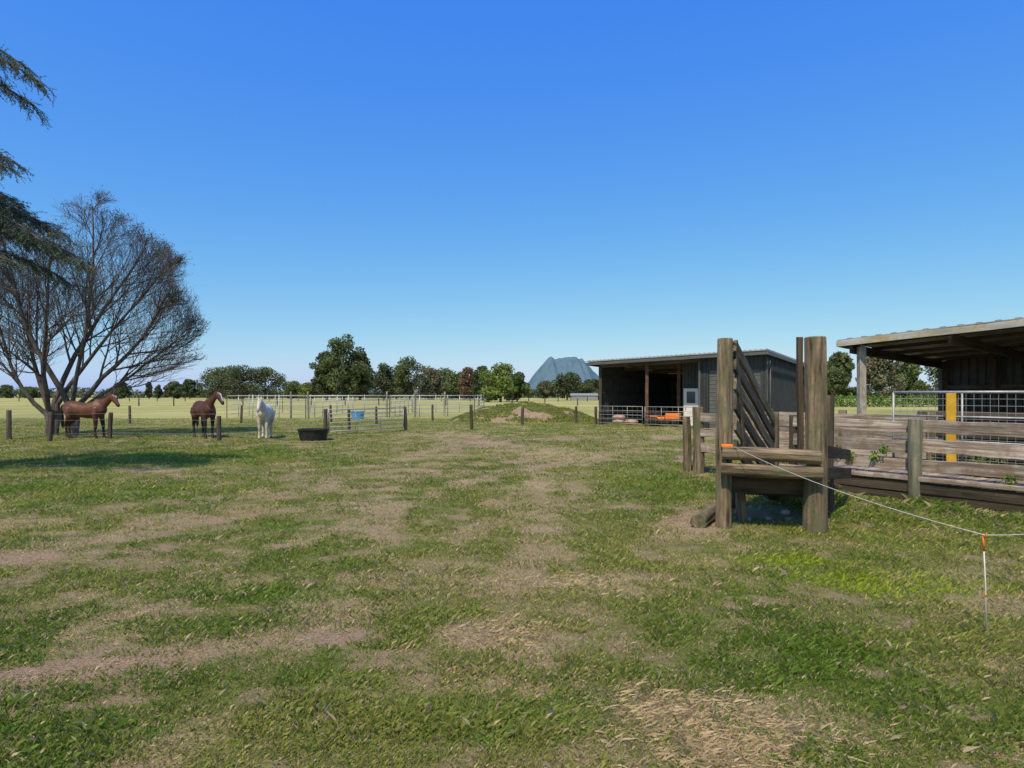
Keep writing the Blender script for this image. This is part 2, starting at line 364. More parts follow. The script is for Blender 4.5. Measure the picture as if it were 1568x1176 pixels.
# ------------------------------------------------------------------ grass blades (one object)
def sample(N, d0, d1, p=.3, tan=1.0):
    dd = (d0 ** p + rng.random(N) * (d1 ** p - d0 ** p)) ** (1 / p)
    return rng.uniform(-tan, tan, N) * dd, dd
TALL = [(6.3, 9.2, 2.6, .6, -42), (4.9, 8.6, .8, .5, 0), (4.6, 10, 1.2, .8, 0)]
def blades(N, d0, d1, kind, xy=None):
    x, y = xy if xy else sample(N, d0, d1)
    D, S, L = masks(x, y)
    cl = fbm(x, y, 2.6, 71, 5)
    if xy: keep = np.ones(len(x), bool)
    elif kind == 'grass': keep = rng.random(len(x)) < np.clip((1 - D * .88) * (1 - S * .4) * (.5 + .8 * sstep(.35, .62, cl)), 0.05, 1)
    else: keep = rng.random(len(x)) < np.clip(.16 + S * .9 + D * .15 - L * .3, 0.02, 1)
    x, y, D, S, L, cl = [a[keep] for a in (x, y, D, S, L, cl)]; n = len(x)
    far = .36 + y / 8
    if kind == 'grass':
        h = rng.gamma(6, .0031, n) * (.8 + .5 * L + .5 * sstep(.42, .65, cl)) * (1 - .4 * D) * (1 + np.clip(y / 45, 0, .6))
        tall = blob(TALL, x, y, .8, 9)
        h *= 1 + 1.1 * tall
        wd = .0021 * far * rng.uniform(.6, 1.4, n)
        lean = h * rng.uniform(.2, 1.4, n)
    else:
        h = rng.uniform(.003, .018, n); lean = rng.uniform(.012, .05, n) * rng.uniform(.5, 1.3, n); wd = .0013 * far * rng.uniform(.7, 1.4, n)
        if xy: lean *= 2.4; h += rng.uniform(0, .02, n); wd *= 1.5
    z = hgt(x, y) - .004
    la = rng.uniform(0, 2 * np.pi, n)
    px, py = -np.sin(la), np.cos(la)
    V = np.zeros((n, 4, 3), np.float32)
    V[:, 0] = np.stack([x - px * wd, y - py * wd, z], 1)
    V[:, 1] = np.stack([x + px * wd, y + py * wd, z], 1)
    mx_, my_ = x + np.cos(la) * lean * .4, y + np.sin(la) * lean * .4
    V[:, 2] = np.stack([mx_ + px * wd * .8, my_ + py * wd * .8, z + h * .75], 1)
    V[:, 3] = np.stack([x + np.cos(la) * lean, y + np.sin(la) * lean, z + h], 1)
    g1 = np.array([.155, .245, .035]); g2 = np.array([.34, .35, .085]); g3 = np.array([.40, .48, .04]); st = np.array([.70, .55, .32]); br = np.array([.30, .21, .115])
    r = rng.random((n, 1)); L1 = L[:, None]
    if kind == 'grass':
        t = np.clip(fbm(x, y, .7, 81, 5)[:, None] * 2.4 - .75 + (r - .5) * .7, 0, 1)
        c = g1 * (1 - t) + g2 * t
        yl = blob([(3.6, 5.5, 1.2, .5, -8), (2.9, 6.3, .7, .25, 0)], x, y, .8, 3)[:, None]
        c = c * (1 - .75 * yl) + g3 * .75 * yl
        dry = (rng.random((n, 1)) < (.14 + .30 * S[:, None] + .22 * D[:, None] - .10 * L1)); c = np.where(dry, st * rng.uniform(.5, 1, (n, 1)), c)
        c = c * rng.uniform(.65, 1.25, (n, 1))
    else:
        c = st * (r) + br * (1 - r); c = c * rng.uniform(.75, 1.25, (n, 1))
        if xy: c = c * .5 + st * .55
    c = np.clip(c, 0, .85)
    return V.reshape(-1, 3), np.repeat(c, 4, 0)
a, ca = blades(2000000, 2.3, 44, 'grass'); bb, cb = blades(460000, 2.3, 28, 'straw')
k = 2200; xs_ = np.concatenate([rng.normal(.88, .22, k), rng.normal(1.1, .24, k), rng.normal(-.08, .18, 400), rng.normal(.5, .25, 400)]); ys_ = np.concatenate([rng.normal(3.3, .18, k), rng.normal(2.95, .16, k), rng.normal(4.45, .16, 400), rng.normal(5.6, .2, 400)])
kk = ys_ > 2.4; dd_, cd_ = blades(0, 0, 0, 'straw', (xs_[kk], ys_[kk]))
np_mesh('grass', np.concatenate([a, bb, dd_]), 4, np.concatenate([ca, cb, cd_]), M_grass)

x, y = sample(60000, 2.4, 14)
D, S, L = masks(x, y)
wk = rng.random(len(x)) < np.clip(.02 + L * .4 + .5 * sstep(.6, .7, fbm(x, y, 3, 91, 3)), 0, 1) * (1 - D)
x = x[wk]; y = y[wk]; n = len(x); z = hgt(x, y)
Vs = []; Cs = []
for k in range(5):
    a = rng.uniform(0, 2 * np.pi, n); ln = rng.uniform(.004, .011, n) * (1 + blob(TALL, x, y, .8, 9)); wd = ln * .45; up = rng.uniform(.008, .028, n)
    cx = x + np.cos(a) * ln * .4; cy = y + np.sin(a) * ln * .4
    P = np.zeros((n, 4, 3)); ex, ey = np.cos(a), np.sin(a)
    P[:, 0] = np.stack([cx, cy, z + up * .6], 1)
    P[:, 1] = np.stack([cx + ex * ln * .6 - ey * wd, cy + ey * ln * .6 + ex * wd, z + up], 1)
    P[:, 2] = np.stack([cx + ex * ln * 1.3, cy + ey * ln * 1.3, z + up * .9], 1)
    P[:, 3] = np.stack([cx + ex * ln * .6 + ey * wd, cy + ey * ln * .6 - ex * wd, z + up], 1)
    Vs.append(P.reshape(-1, 3)); Cs.append(np.repeat(np.array([.14, .25, .035]) * rng.uniform(.6, 1.4, (n, 1)), 4, 0))
np_mesh('clover_weeds', np.concatenate(Vs), 4, np.concatenate(Cs), M_leaf)

# ------------------------------------------------------------------ foliage
def leaves(lobes, n, size, col, sq=1.0, out=.6, fill=.2, bright=.5):
    C = np.array([l[0] for l in lobes]); R = np.array([l[1] for l in lobes])
    p = (R[:, 0] * R[:, 2]); p = p / p.sum()
    k = rng.choice(len(lobes), n, p=p)
    dv = rng.normal(size=(n, 3)); dv /= np.linalg.norm(dv, axis=1, keepdims=True)
    rr = 1 - np.abs(rng.normal(size=(n, 1))) * fill
    P = C[k] + dv * R[k] * rr
    nrm = dv * out + rng.normal(size=(n, 3)) * (1 - out); nrm[:, 2] += .15
    nrm /= np.linalg.norm(nrm, axis=1, keepdims=True)
    a = np.cross(nrm, rng.normal(size=(n, 3))); a /= np.linalg.norm(a, axis=1, keepdims=True); b2 = np.cross(nrm, a)
    s_ = size * rng.uniform(.5, 1.4, (n, 1))
    V = np.stack([P - a * s_, P - b2 * s_ * .55 * sq, P + a * s_, P + b2 * s_ * .55 * sq], 1)
    lb = rng.uniform(1 - bright * .6, 1 + bright * .6, len(lobes))[k][:, None]
    c = np.array(col) * lb * rng.uniform(.6, 1.4, (n, 1)); c[:, 0] *= rng.uniform(.8, 1.3, n)
    return V.reshape(-1, 3), np.repeat(c, 4, 0)
def make_tree(name, X0, Y0, h, w, col, nl=16, n=3800, size=.34, low=.12, squash=1.0):
    e = empty(name, (X0, Y0, 0)); lobes = []
    for i in range(nl):
        t = (i + rng.random()) / nl
        zc = h * (low + (1 - low) * t * .9)
        prof = math.sin(math.pi * (.18 + .75 * t)) ** .7
        rl = w * .5 * rng.uniform(.2, .40)
        a = rng.uniform(0, 6.28); rad = max(0, w * .5 * prof - rl * .8) * rng.uniform(.55, 1.15)
        rz = rl * rng.uniform(.6, .95) * squash
        zc = min(zc, h - rz)
        lobes.append(((math.cos(a) * rad, math.sin(a) * rad, zc), (rl, rl, rz)))
    lobes.append(((0, 0, h * .55), (w * .26, w * .26, h * .33)))
    V, c = leaves(lobes, n, size, col, out=.5, fill=.28)
    np_mesh('crown', V, 4, c, M_leaf, e)
    m = MB(); r = max(.12, h * .022)
    m.tube([(0, 0, -.1), (.1, 0, h * .3), (0, .1, h * .7)], [r * 1.3, r, r * .4], 7)
    for l in lobes[::2]:
        q = Vector(l[0]); m.tube([(0, 0, h * .2 + q.z * .15), (q.x * .5, q.y * .5, q.z * .7), q], [r * .6, r * .35, r * .12], 5)
    m.build('trunk', M_ctrunk, e, True)
    return e
G1 = (.105, .135, .052); G2 = (.125, .17, .052); G3 = (.17, .225, .055); GR = (.18, .125, .070); GD = (.085, .11, .05); GO = (.15, .155, .085)
TR = [  # bearing tangent, range m, height m, width m, colour
    ('broadleaf_tree', -.470, 230, 12.0, 17, G1), ('broadleaf_tree', -.430, 220, 12.3, 19, GD), ('broadleaf_tree', -.395, 225, 11.8, 15, G1), ('broadleaf_tree', -.45, 226, 12.2, 17, G1),
    ('broadleaf_tree', -.345, 250, 7.2, 13, G2), ('broadleaf_tree', -.322, 245, 6.5, 11, G3),
    ('tall_gum_tree', -.270, 190, 20.6, 15, G1), ('tall_gum_tree', -.296, 195, 15.5, 11, GD), ('tall_gum_tree', -.243, 195, 15.5, 11, G1),
    ('broadleaf_tree', -.205, 215, 12.9, 12, GD), ('broadleaf_tree', -.165, 200, 14.3, 12.5, G1), ('broadleaf_tree', -.133, 210, 11.5, 12, GO), ('broadleaf_tree', -.185, 220, 12.0, 13, G1),
    ('broadleaf_tree', -.103, 215, 11.0, 13, G2), ('broadleaf_tree', -.085, 220, 10.0, 12, GD), ('autumn_tree', -.068, 185, 10.0, 8.5, GR), ('broadleaf_tree', -.048, 175, 9.8, 8, GD),
    ('broadleaf_tree', -.018, 140, 8.9, 11, G3), ('broadleaf_tree', .008, 150, 7.2, 7.5, G2),
    ('broadleaf_tree', .055, 250, 7.4, 9, GO), ('broadleaf_tree', .088, 180, 8.2, 11, GD), ('broadleaf_tree', .122, 190, 6.6, 11, G1), ('broadleaf_tree', .15, 200, 6.6, 10, G1),
    ('broadleaf_tree', .525, 120, 10.3, 7.5, G1), ('broadleaf_tree', .590, 130, 11.0, 10, GO), ('broadleaf_tree', .630, 140, 10.0, 10, G2), ('broadleaf_tree', .70, 140, 10.6, 12, G1),
    ('broadleaf_tree', .50, 130, 7, 6, G1), ('broadleaf_tree', .80, 150, 11, 13, G1),
    ('broadleaf_tree', -.808, 290, 6.4, 10, G1), ('broadleaf_tree', -.77, 300, 5.6, 12, G2), ('broadleaf_tree', -.624, 240, 6.6, 9, GD),
    ('columnar_tree', -.580, 230, 6.8, 3, GD), ('columnar_tree', -.565, 235, 5.6, 3, G1), ('broadleaf_tree', -.54, 240, 6.9, 8, G1), ('broadleaf_tree', -.515, 235, 7.6, 9, GD)]
for nm_, bt, dd, h, wd, cc in TR:
    big = nm_ == 'tall_gum_tree'
    make_tree(nm_, bt * dd, dd, h, wd, cc, nl=34 if big else 24, n=9000 if big else 4600, size=.36 if big else .32, low=.1)
lob = []
for k in range(330):
    xx = rng.uniform(-420, 420); r = rng.uniform(3, 7); hh = 1.5 + 3.8 * float(fbm(np.array([xx]), np.array([0.]), .02, 5, 3)[0]) * rng.uniform(.6, 1.3)
    lob.append(((xx, 320 + rng.uniform(-20, 20), hh * .5), (r, r, hh * .75)))
V, c = leaves(lob, 42000, .7, (.12, .145, .08), out=.6)
np_mesh('distant_tree_line', V, 4, c, M_leaf)
lob = [((xx, 82 + (xx - 36) * .15, .8), (1.2, .6, .85)) for xx in np.arange(33, 75, 1.1)]
V, c = leaves(lob, 9000, .13, (.13, .22, .045)); np_mesh('orchard_hedge', V, 4, c, M_leaf)

# ------------------------------------------------------------------ mountain and hills
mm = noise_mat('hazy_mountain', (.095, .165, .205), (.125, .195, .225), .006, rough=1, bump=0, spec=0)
prof = [(-400, 0), (-10, 0), (8, 5), (16, 11), (24, 19), (33, 32), (42, 43), (50, 53), (56, 59.5), (60, 61.5), (66, 57.5), (72, 59.5), (80, 59), (90, 60), (98, 61), (103, 57), (108, 57.5), (114, 50), (120, 43), (132, 30), (150, 16), (180, 7), (240, 3), (400, 0)]
u = np.linspace(-400, 400, 1200); vv = np.linspace(-1, 1, 70)
ph = np.interp(u, [p[0] for p in prof], [p[1] for p in prof]); ph = ph + (fbm(u, u * 0, .25, 3, 4) - .5) * 3 * sstep(4, 30, ph)
U, Vv = np.meshgrid(u, vv)
Hh = np.interp(U, u, ph) * np.clip(1 - np.abs(Vv) ** 1.3, 0, 1) * (1 - .4 * np.abs(Vv) ** .4 * fbm(U, Vv * 60, .08, 3, 5))
sc_ = 5000 / 960
V = np.stack([U.ravel() * sc_, 5000 + Vv.ravel() * 900, Hh.ravel() * sc_ - 2], 1)
def gridF(nx, ny):
    I, J = np.meshgrid(np.arange(nx - 1), np.arange(ny - 1)); q = (J * nx + I).ravel()
    return np.stack([q, q + 1, q + nx + 1, q + nx], 1)
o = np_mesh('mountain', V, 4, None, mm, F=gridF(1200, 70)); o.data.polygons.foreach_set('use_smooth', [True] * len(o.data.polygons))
u = np.linspace(-6500, 6500, 600); U, Vv = np.meshgrid(u, np.linspace(-1, 1, 14))
hh = (15 + 45 * sstep(.4, .75, fbm(u, u * 0, .0012, 8, 4)) * (.4 + .6 * sstep(0, -2500, u)))
V = np.stack([U.ravel(), 6200 + Vv.ravel() * 600, (np.interp(U, u, hh) * (1 - Vv ** 2)).ravel() - 8], 1)
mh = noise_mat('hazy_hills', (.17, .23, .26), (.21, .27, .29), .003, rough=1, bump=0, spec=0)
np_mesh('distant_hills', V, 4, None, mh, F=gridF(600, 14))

# ------------------------------------------------------------------ dirt mound
u = np.linspace(-1, 1, 120); U, Vv = np.meshgrid(u, u)
R2 = np.sqrt(U ** 2 + Vv ** 2)
Hm = np.clip(1 - R2 ** 2.0, 0, 1) * (.75 + .65 * fbm(U, Vv, 2.3, 4, 4)) * .95 + np.clip(1 - R2, 0, 1) * (fbm(U, Vv, 9, 6, 3) - .5) * .6 - .05
MA = (4.9, 3.2, .75, 40.5)
c = np.where((fbm(U, Vv, 3.5, 14, 4) > .40)[..., None], np.array([.20, .21, .06]), np.array([.27, .19, .12])).reshape(-1, 3)
mo = np_mesh('dirt_mound', np.stack([U.ravel() * MA[0] + MA[2], Vv.ravel() * MA[1] + MA[3], Hm.ravel()], 1), 4, c, attr_mat('mound_earth', nscale=4, rough=.95), F=gridF(120, 120))
n = 26000; a = rng.uniform(0, 6.28, n); r = np.sqrt(rng.random(n)) * .98
uu = r * np.cos(a); v2 = r * np.sin(a); kp = fbm(uu, v2, 3.5, 14, 4) > .38; uu, v2 = uu[kp], v2[kp]; n = len(uu)
ii = np.clip(((uu + 1) / 2 * 119).astype(int), 0, 119); jj = np.clip(((v2 + 1) / 2 * 119).astype(int), 0, 119)
P = np.stack([uu * MA[0] + MA[2], v2 * MA[1] + MA[3], Hm[jj, ii]], 1); h = rng.uniform(.04, .17, (n, 1)); a = rng.uniform(0, 6.28, n); dr = np.stack([np.cos(a), np.sin(a), 0 * a], 1)
up = np.array([0, 0, 1.0]); V = np.stack([P - dr * .02, P + dr * .02, P + dr * .03 + up * h * .6, P + up * h + dr[:, [1, 0, 2]] * .05], 1).reshape(-1, 3)
np_mesh('mound_grass', V, 4, np.repeat(np.array([.24, .27, .07]) * rng.uniform(.5, 1.4, (n, 1)), 4, 0), M_grass, mo)

# ------------------------------------------------------------------ bare tree
bt = empty('bare_deciduous_tree', (-18.3, 25.6, 0))
m = MB(); tips = []
def inside(q, k=1.0):
    return ((q.x - .95) / 4.15) ** 2 + (q.y / 4.2) ** 2 + ((q.z - 4.5) / (4.9 if q.z > 4.5 else 4.0)) ** 2 < k
def branch(p, dr, L, r, lv):
    nseg = (8, 5, 4, 3, 2)[lv]; pts = [p.copy()]; rs = [r]; cur = p.copy(); dcur = dr.normalized()
    wob = (.10, .14, .16, .18, .2)[lv]; up = (.05, .08, .08, .09, .08)[lv]
    dirs = [dcur]
    for i in range(nseg):
        dcur = (dcur + Vector([random.gauss(0, wob) for _ in range(3)]) * .7 + Vector((0, 0, up))).normalized()
        nxt = cur + dcur * (L / nseg)
        if i > 0 and not inside(nxt, random.uniform(.8, 1.12)): break
        cur = nxt; pts.append(cur.copy()); dirs.append(dcur)
        rs.append(max(.0038, r * (1 - .78 * (i + 1) / nseg)))
    nseg = len(pts) - 1
    if nseg < 1: return
    m.tube(pts, rs, (8, 5, 4, 3, 3)[lv], cap=False)
    if lv == 4: tips.append(cur.copy()); return
    nc = (13, 8, 5, 3)[lv]
    for k in range(nc):
        t = (.22 + .78 * (k + random.random() * .7) / nc) if lv == 0 else (.15 + .85 * (k + random.random() * .7) / nc)
        t = min(t, 1); i = min(int(t * nseg), nseg - 1); q = pts[i].lerp(pts[i + 1], t * nseg - i)
        d0 = dirs[i + 1]; ax = Vector([random.gauss(0, 1) for _ in range(3)]); ax = (ax - d0 * ax.dot(d0)).normalized()
        an = math.radians(random.uniform(20, 48)); nd = d0 * math.cos(an) + ax * math.sin(an)
        if lv == 0: nd = nd + Vector((q.x - .5, q.y, 0)) * .14
        if nd.z < -.05: nd.z *= -.3
        Lc = (3.1, 1.7, 1.0, .6)[lv] * random.uniform(.6, 1.15) * (1.15 - .4 * t)
        branch(q, nd, Lc, max(.0044, rs[i] * (.5, .55, .55, .6)[lv]), lv + 1)
for k, (dx, dy, L) in enumerate([(-.62, .1, 6.2), (-.25, -.3, 7.6), (.08, .2, 8.6), (.32, -.15, 8.2), (.62, .25, 7.4), (1.0, -.1, 6.2), (-1.0, -.2, 5.2), (1.6, .2, 5.2), (.45, -.6, 6.6)]):
    st_ = Vector((-.5 if k % 2 == 0 else .35, 0, 0)) + Vector((random.uniform(-.1, .1), dy * .2, -.1))
    mid = st_ + Vector((dx * .12, dy * .1, 1.1 + random.uniform(-.2, .5)))
    rr = random.uniform(.08, .12)
    m.tube([st_, st_.lerp(mid, .5) + Vector((.03, 0, 0)), mid], [rr * 1.25, rr * 1.1, rr], 9, cap=False)
    branch(mid, Vector((dx, dy, 1.15)), L, rr, 0)
m.build('trunk_and_branches', M_bark, bt, True)
tp = np.array([tuple(t) for t in tips]); sel = rng.random(len(tp)) < np.where((tp[:, 0] > 1.0) & (tp[:, 2] > 3), .25, .03) * (fbm(tp[:, 0], tp[:, 2], .8, 3, 2) > .45)
tp = tp[sel]; tp = np.repeat(tp, 3, 0); n = len(tp); P = tp + rng.normal(size=(n, 3)) * .06
a = rng.normal(size=(n, 3)); a /= np.linalg.norm(a, axis=1, keepdims=True); b2 = np.cross(a, rng.normal(size=(n, 3))); b2 /= np.linalg.norm(b2, axis=1, keepdims=True)
s_ = rng.uniform(.02, .04, (n, 1)); V = np.stack([P - a * s_, P - b2 * s_ * .6, P + a * s_, P + b2 * s_ * .6], 1).reshape(-1, 3)
np_mesh('remaining_leaves', V, 4, np.repeat(np.array([.08, .055, .045]) * rng.uniform(.5, 1.5, (n, 1)), 4, 0), M_leaf, bt)

# ------------------------------------------------------------------ cedar at left, only its boughs reach the view
cd = empty('cedar_tree', (-14.2, 12.0, 0)); m = MB(); NP = []; ND = []
m.tube([(0, 0, -.2), (.05, 0, 3), (0, .05, 7), (0, 0, 12.5)], [.38, .3, .18, .03], 12)
def bough(z, az, L, rise=.18, droop=.5, dens=1.0):
    pts = []; n = 12
    for i in range(n + 1):
        t = i / n; rr = L * t; zz = z + L * (rise * math.sin(t * math.pi * .6) - droop * t ** 3 * .5)
        a = az + .12 * math.sin(t * 4 + z); pts.append(Vector((math.cos(a) * rr, math.sin(a) * rr, zz)))
    m.tube(pts, [.06 * (1 - .88 * i / n) + .004 for i in range(n + 1)], 5, cap=False)
    nb = int(L * 13 * dens)
    for k in range(nb):
        t = .22 + .78 * ((k + random.random()) / nb) ** .8; f = t * n; i = min(int(f), n - 1); q = pts[i].lerp(pts[i + 1], f - i)
        dm = (pts[i + 1] - pts[i]).normalized(); side = random.choice((-1, 1)); la = dm.cross(Vector((0, 0, 1))).normalized() * side
        bl = (1.15 - t) * random.uniform(.5, 1.1) * min(1.0, L / 4) + .18
        dr = (la * random.uniform(.5, 1) + dm * random.uniform(.5, 1.0) + Vector((0, 0, random.uniform(-.35, .35)))).normalized()
        bp_ = [q]; c_ = q.copy(); dd = dr
        for s2 in range(4):
            dd = (dd + Vector((0, 0, -.14)) + Vector([random.gauss(0, .09) for _ in range(3)])).normalized(); c_ = c_ + dd * bl / 4; bp_.append(c_.copy())
        m.tube(bp_, [.009, .008, .006, .004, .003], 3, cap=False)
        cnt = int(bl * 60 * dens)
        for _ in range(cnt):
            f2 = random.random() * 4; i2 = min(int(f2), 3); NP.append(tuple(bp_[i2].lerp(bp_[i2 + 1], f2 - i2))); ND.append(tuple((bp_[i2 + 1] - bp_[i2]).normalized()))
        for _ in range(int(bl * 9 * dens)):
            f2 = random.random() * 4; i2 = min(int(f2), 3); q2 = bp_[i2].lerp(bp_[i2 + 1], f2 - i2)
            d2 = (dd + Vector([random.gauss(0, .6) for _ in range(3)]) + Vector((0, 0, -.3))).normalized(); e2 = q2 + d2 * random.uniform(.08, .26)
            m.tube([q2, e2], [.004, .002], 3, cap=False)
            for _2 in range(11):
                NP.append(tuple(q2.lerp(e2, random.random()))); ND.append(tuple(d2))
z_ = 2.4
while z_ < 12:
    for _ in range(3):
        az = random.uniform(0, 6.28); lim = 3.6 if math.cos(az) < .1 else 2.5
        bough(z_ + random.uniform(-.2, .2), az, min(lim, 4.2 - z_ * .22) * random.uniform(.7, 1), dens=.7)
    z_ += .8
for zz, az, L in [(8.05, .02, 5.4), (7.9, -.16, 5.0), (8.5, .05, 4.8), (7.75, .1, 5.0), (6.35, .0, 4.9), (6.1, -.12, 4.9), (6.6, .12, 4.6), (5.75, .05, 4.7), (5.3, .04, 5.4), (5.1, -.1, 5.4), (4.9, .16, 5.4), (5.5, 0.1, 4.9), (4.6, -.2, 5.0), (4.85, .0, 5.7), (4.45, .09, 5.2)]:
    bough(zz, az, L, rise=.12, droop=.42, dens=1.4)
m.build('trunk_and_boughs', M_ctrunk, cd, True)
P = np.array(NP); Dn = np.array(ND); n = len(P)
q = Dn * .5 + rng.normal(size=(n, 3)) * .55; q /= np.linalg.norm(q, axis=1, keepdims=True)
sdv = np.cross(q, rng.normal(size=(n, 3))); sdv /= np.linalg.norm(sdv, axis=1, keepdims=True); ln = rng.uniform(.025, .055, (n, 1))
V = np.stack([P - sdv * .006, P + sdv * .006, P + q * ln * .7 + sdv * .005, P + q * ln], 1).reshape(-1, 3)
np_mesh('needles', V, 4, np.repeat(np.array([.14, .19, .12]) * rng.uniform(.5, 1.5, (n, 1)), 4, 0), M_leaf, cd)

# ------------------------------------------------------------------ loading ramp
e = empty('stock_loading_ramp')
Lp = Vector((2.69, 7.92, 0)); Rp = Vector((3.71, 7.63, 0)); rd = Vector((.547, .837, 0))
log('post_front_a', Lp + Vector((0, 0, -.3)), Lp + Vector((.0, 0, 2.40)), .10, .095, M_post, e)
log('post_front_b', Rp + Vector((0, 0, -.3)), Rp + Vector((-.02, 0, 2.39)), .138, .12, M_post, e)
beam('post_front_c', (3.585, 7.78, .9), (3.575, 7.78, 2.41), .06, .07, M_dark, e)
log('bumper_upper', (2.62, 7.76, .965), (3.66, 7.43, .955), .082, .085, M_post, e)
log('bumper_lower', (2.60, 7.76, .785), (3.68, 7.43, .77), .078, .082, M_post, e)
beam('bearer', (2.78, 8.12, .53), (3.72, 7.86, .53), .10, .18, M_dark, e)
beam('bearer_back', (3.1, 8.7, .40), (4.0, 8.4, .40), .10, .15, M_dark, e)
log('stub_post', (3.06, 8.35, -.2), (3.06, 8.35, .5), .07, .065, M_post, e)
log('stub_post_b', (3.3, 9.4, -.2), (3.3, 9.4, .4), .07, .065, M_dark, e)
for k in range(14):
    t = k * .21; a0 = Lp + rd * (t + .1); b0 = Rp + rd * (t + .1); z0 = .66 - t * .16
    beam('floor_plank', (a0.x, a0.y, z0), (b0.x, b0.y, z0), .17, .045, M_dark, e, up=(0, 0, 1))
for k, z0 in enumerate([2.32, 2.08, 1.84, 1.58, 1.32, 1.05]):
    a0 = Lp + rd * .02 + Vector((.12, -.01, z0)); a1 = Lp + rd * 2.85 + Vector((.06, 0, z0 - 1.05))
    beam('side_rail', a0, a1, .04, .15, M_dark if k % 2 else M_post, e)
beam('side_brace', (2.84, 7.96, 2.38), (3.12, 8.40, .8), .05, .10, M_post, e)
log('post_back', (4.33, 10.35, -.2), (4.33, 10.35, 1.4), .085, .08, M_post, e)
for z0 in (1.0, .72):
    a0 = Rp + Vector((.16, .1, z0)); a1 = Rp + rd * 2.6 + Vector((.16, 0, z0 - .25))
    beam('inner_rail', a0, a1, .04, .15, M_dark, e)
log('post_side', (4.42, 8.75, -.2), (4.42, 8.75, 1.68), .085, .08, M_dark, e)
log('fallen_log', (2.36, 7.86, .09), (3.35, 9.7, .09), .105, .09, M_post, empty('fallen_log_on_ground'))
e = empty('rubble_stones')
for k in range(9):
    m = MB(); r = random.uniform(.03, .07); q = Vector((random.uniform(3.1, 4.1), random.uniform(8.3, 9.6), r * .4))
    m.tube([q + Vector((-r, 0, 0)), q + Vector((-r * .7, 0, 0)), q, q + Vector((r * .8, .01, 0)), q + Vector((r, 0, 0))], [r * .3, r * .7, r * .8, r * .55, r * .2], 7); m.build('stone', M_stone, e)

# ------------------------------------------------------------------ stock yard rail fence
e = empty('yard_rail_fence')
def fp(t, o=0): return Vector((5.73 + .593 * t + .805 * o, 11.2 - .805 * t + .593 * o, 0))
for (t, hh, mt, r) in [(-2.9, 1.42, M_post, .12), (-3.2, 1.2, M_post, .09), (-1.55, 1.32, M_post, .09), (-.75, 1.3, M_dark, .08), (1.38, 1.3, M_lichen, .105), (3.6, 1.32, M_post, .10), (6.0, 1.3, M_post, .1)]:
    p = fp(t, -.12 if t == 1.38 else 0.02); log('post', p + Vector((0, 0, -.3)), p + Vector((0, 0, hh)), r, r * .95, mt, e)
for zc, hh in ((1.19, .20), (.87, .20), (.56, .19)):
    for t0, t1 in ((-2.9, -.8), (-.78, 1.38), (1.39, 3.6), (3.61, 6.0)):
        a0 = fp(t0 + .01, -.02); a1 = fp(t1, -.02)
        beam('rail', a0 + Vector((0, 0, zc + random.uniform(-.02, .02))), a1 + Vector((0, 0, zc + random.uniform(-.03, .02))), .045, hh * random.uniform(.85, 1.03), M_board, e, jit=.010)
for zc, o, hh, mt in ((.36, -.16, .07, M_board), (.22, -.12, .17, M_dark), (.07, -.1, .12, M_dark)):
    beam('deck_edge', fp(-.9, o) + Vector((0, 0, zc)), fp(6, o) + Vector((0, 0, zc)), .09, hh, mt, e)
for k in range(34):
    t = -.9 + k * .205; beam('deck_plank', fp(t, -.19) + Vector((0, 0, .33)), fp(t, .95) + Vector((0, 0, .33)), .19, .04, M_board, e)
lob = []
for t, zz in ((.15, .72), (.35, .62), (.75, .66), (.9, .78), (2.6, .45), (.2, .3), (3.2, .4), (1.9, .3)):
    p = fp(t, -.08); lob.append(((p.x, p.y, zz), (.10, .09, .11)))
V, c = leaves(lob, 900, .022, (.12, .22, .03), fill=.5); np_mesh('fence_weed', V, 4, c, M_leaf)
lob = []
for k in range(26):
    p = fp(rng.uniform(-.6, 5.5), rng.uniform(1.7, 2.6)); r = rng.uniform(.12, .3); lob.append(((p.x, p.y, r * .9 + rng.uniform(0, .35)), (r, r, r * 1.1)))
V, c = leaves(lob, 7000, .035, (.13, .20, .045), fill=.5); np_mesh('pen_weeds', V, 4, c, M_leaf)
e = empty('inner_yard_fence')
for zc in (1.2, .85, .5):
    beam('rail', fp(-2.8, 2.6) + Vector((0, 0, zc)), fp(.6, 2.6) + Vector((0, 0, zc)), .045, .17, M_board, e)
    beam('rail', fp(-2.9, .1) + Vector((0, 0, zc)), fp(-2.8, 2.6) + Vector((0, 0, zc)), .045, .16, M_board, e)
for t, o in ((-2.8, 2.6), (-1.1, 2.65), (.6, 2.65)):
    log('post', fp(t, o) + Vector((0, 0, -.2)), fp(t, o) + Vector((0, 0, 1.35)), .09, .085, M_post, e)

def gate(name, p0, p1, z0, z1, rails, stays, r=.02, mesh=0, mat=M_steel):
    p0 = Vector(p0); p1 = Vector(p1); m = MB(); Z = lambda z: Vector((0, 0, z))
    for k in range(rails):
        z = z0 + (z1 - z0) * k / (rails - 1); rr = r if k in (0, rails - 1) else r * .75
        m.tube([p0 + Z(z), p1 + Z(z)], rr, 6)
    for k in range(stays):
        q = p0.lerp(p1, k / (stays - 1)); m.tube([q + Z(z0), q + Z(z1)], r if k in (0, stays - 1) else r * .75, 6)
    if mesh:
        L = (p1 - p0).length; n = int(L / mesh)
        for k in range(1, n): q = p0.lerp(p1, k / n); m.tube([q + Z(z0), q + Z(z1)], .004, 4, cap=False)
        n = int((z1 - z0) / mesh)
        for k in range(1, n): z = z0 + (z1 - z0) * k / n; m.tube([p0 + Z(z), p1 + Z(z)], .004, 4, cap=False)
    return m.build(name, mat, None, True)
def f3(t, o): v = fp(t, o); return (v.x, v.y, 0)
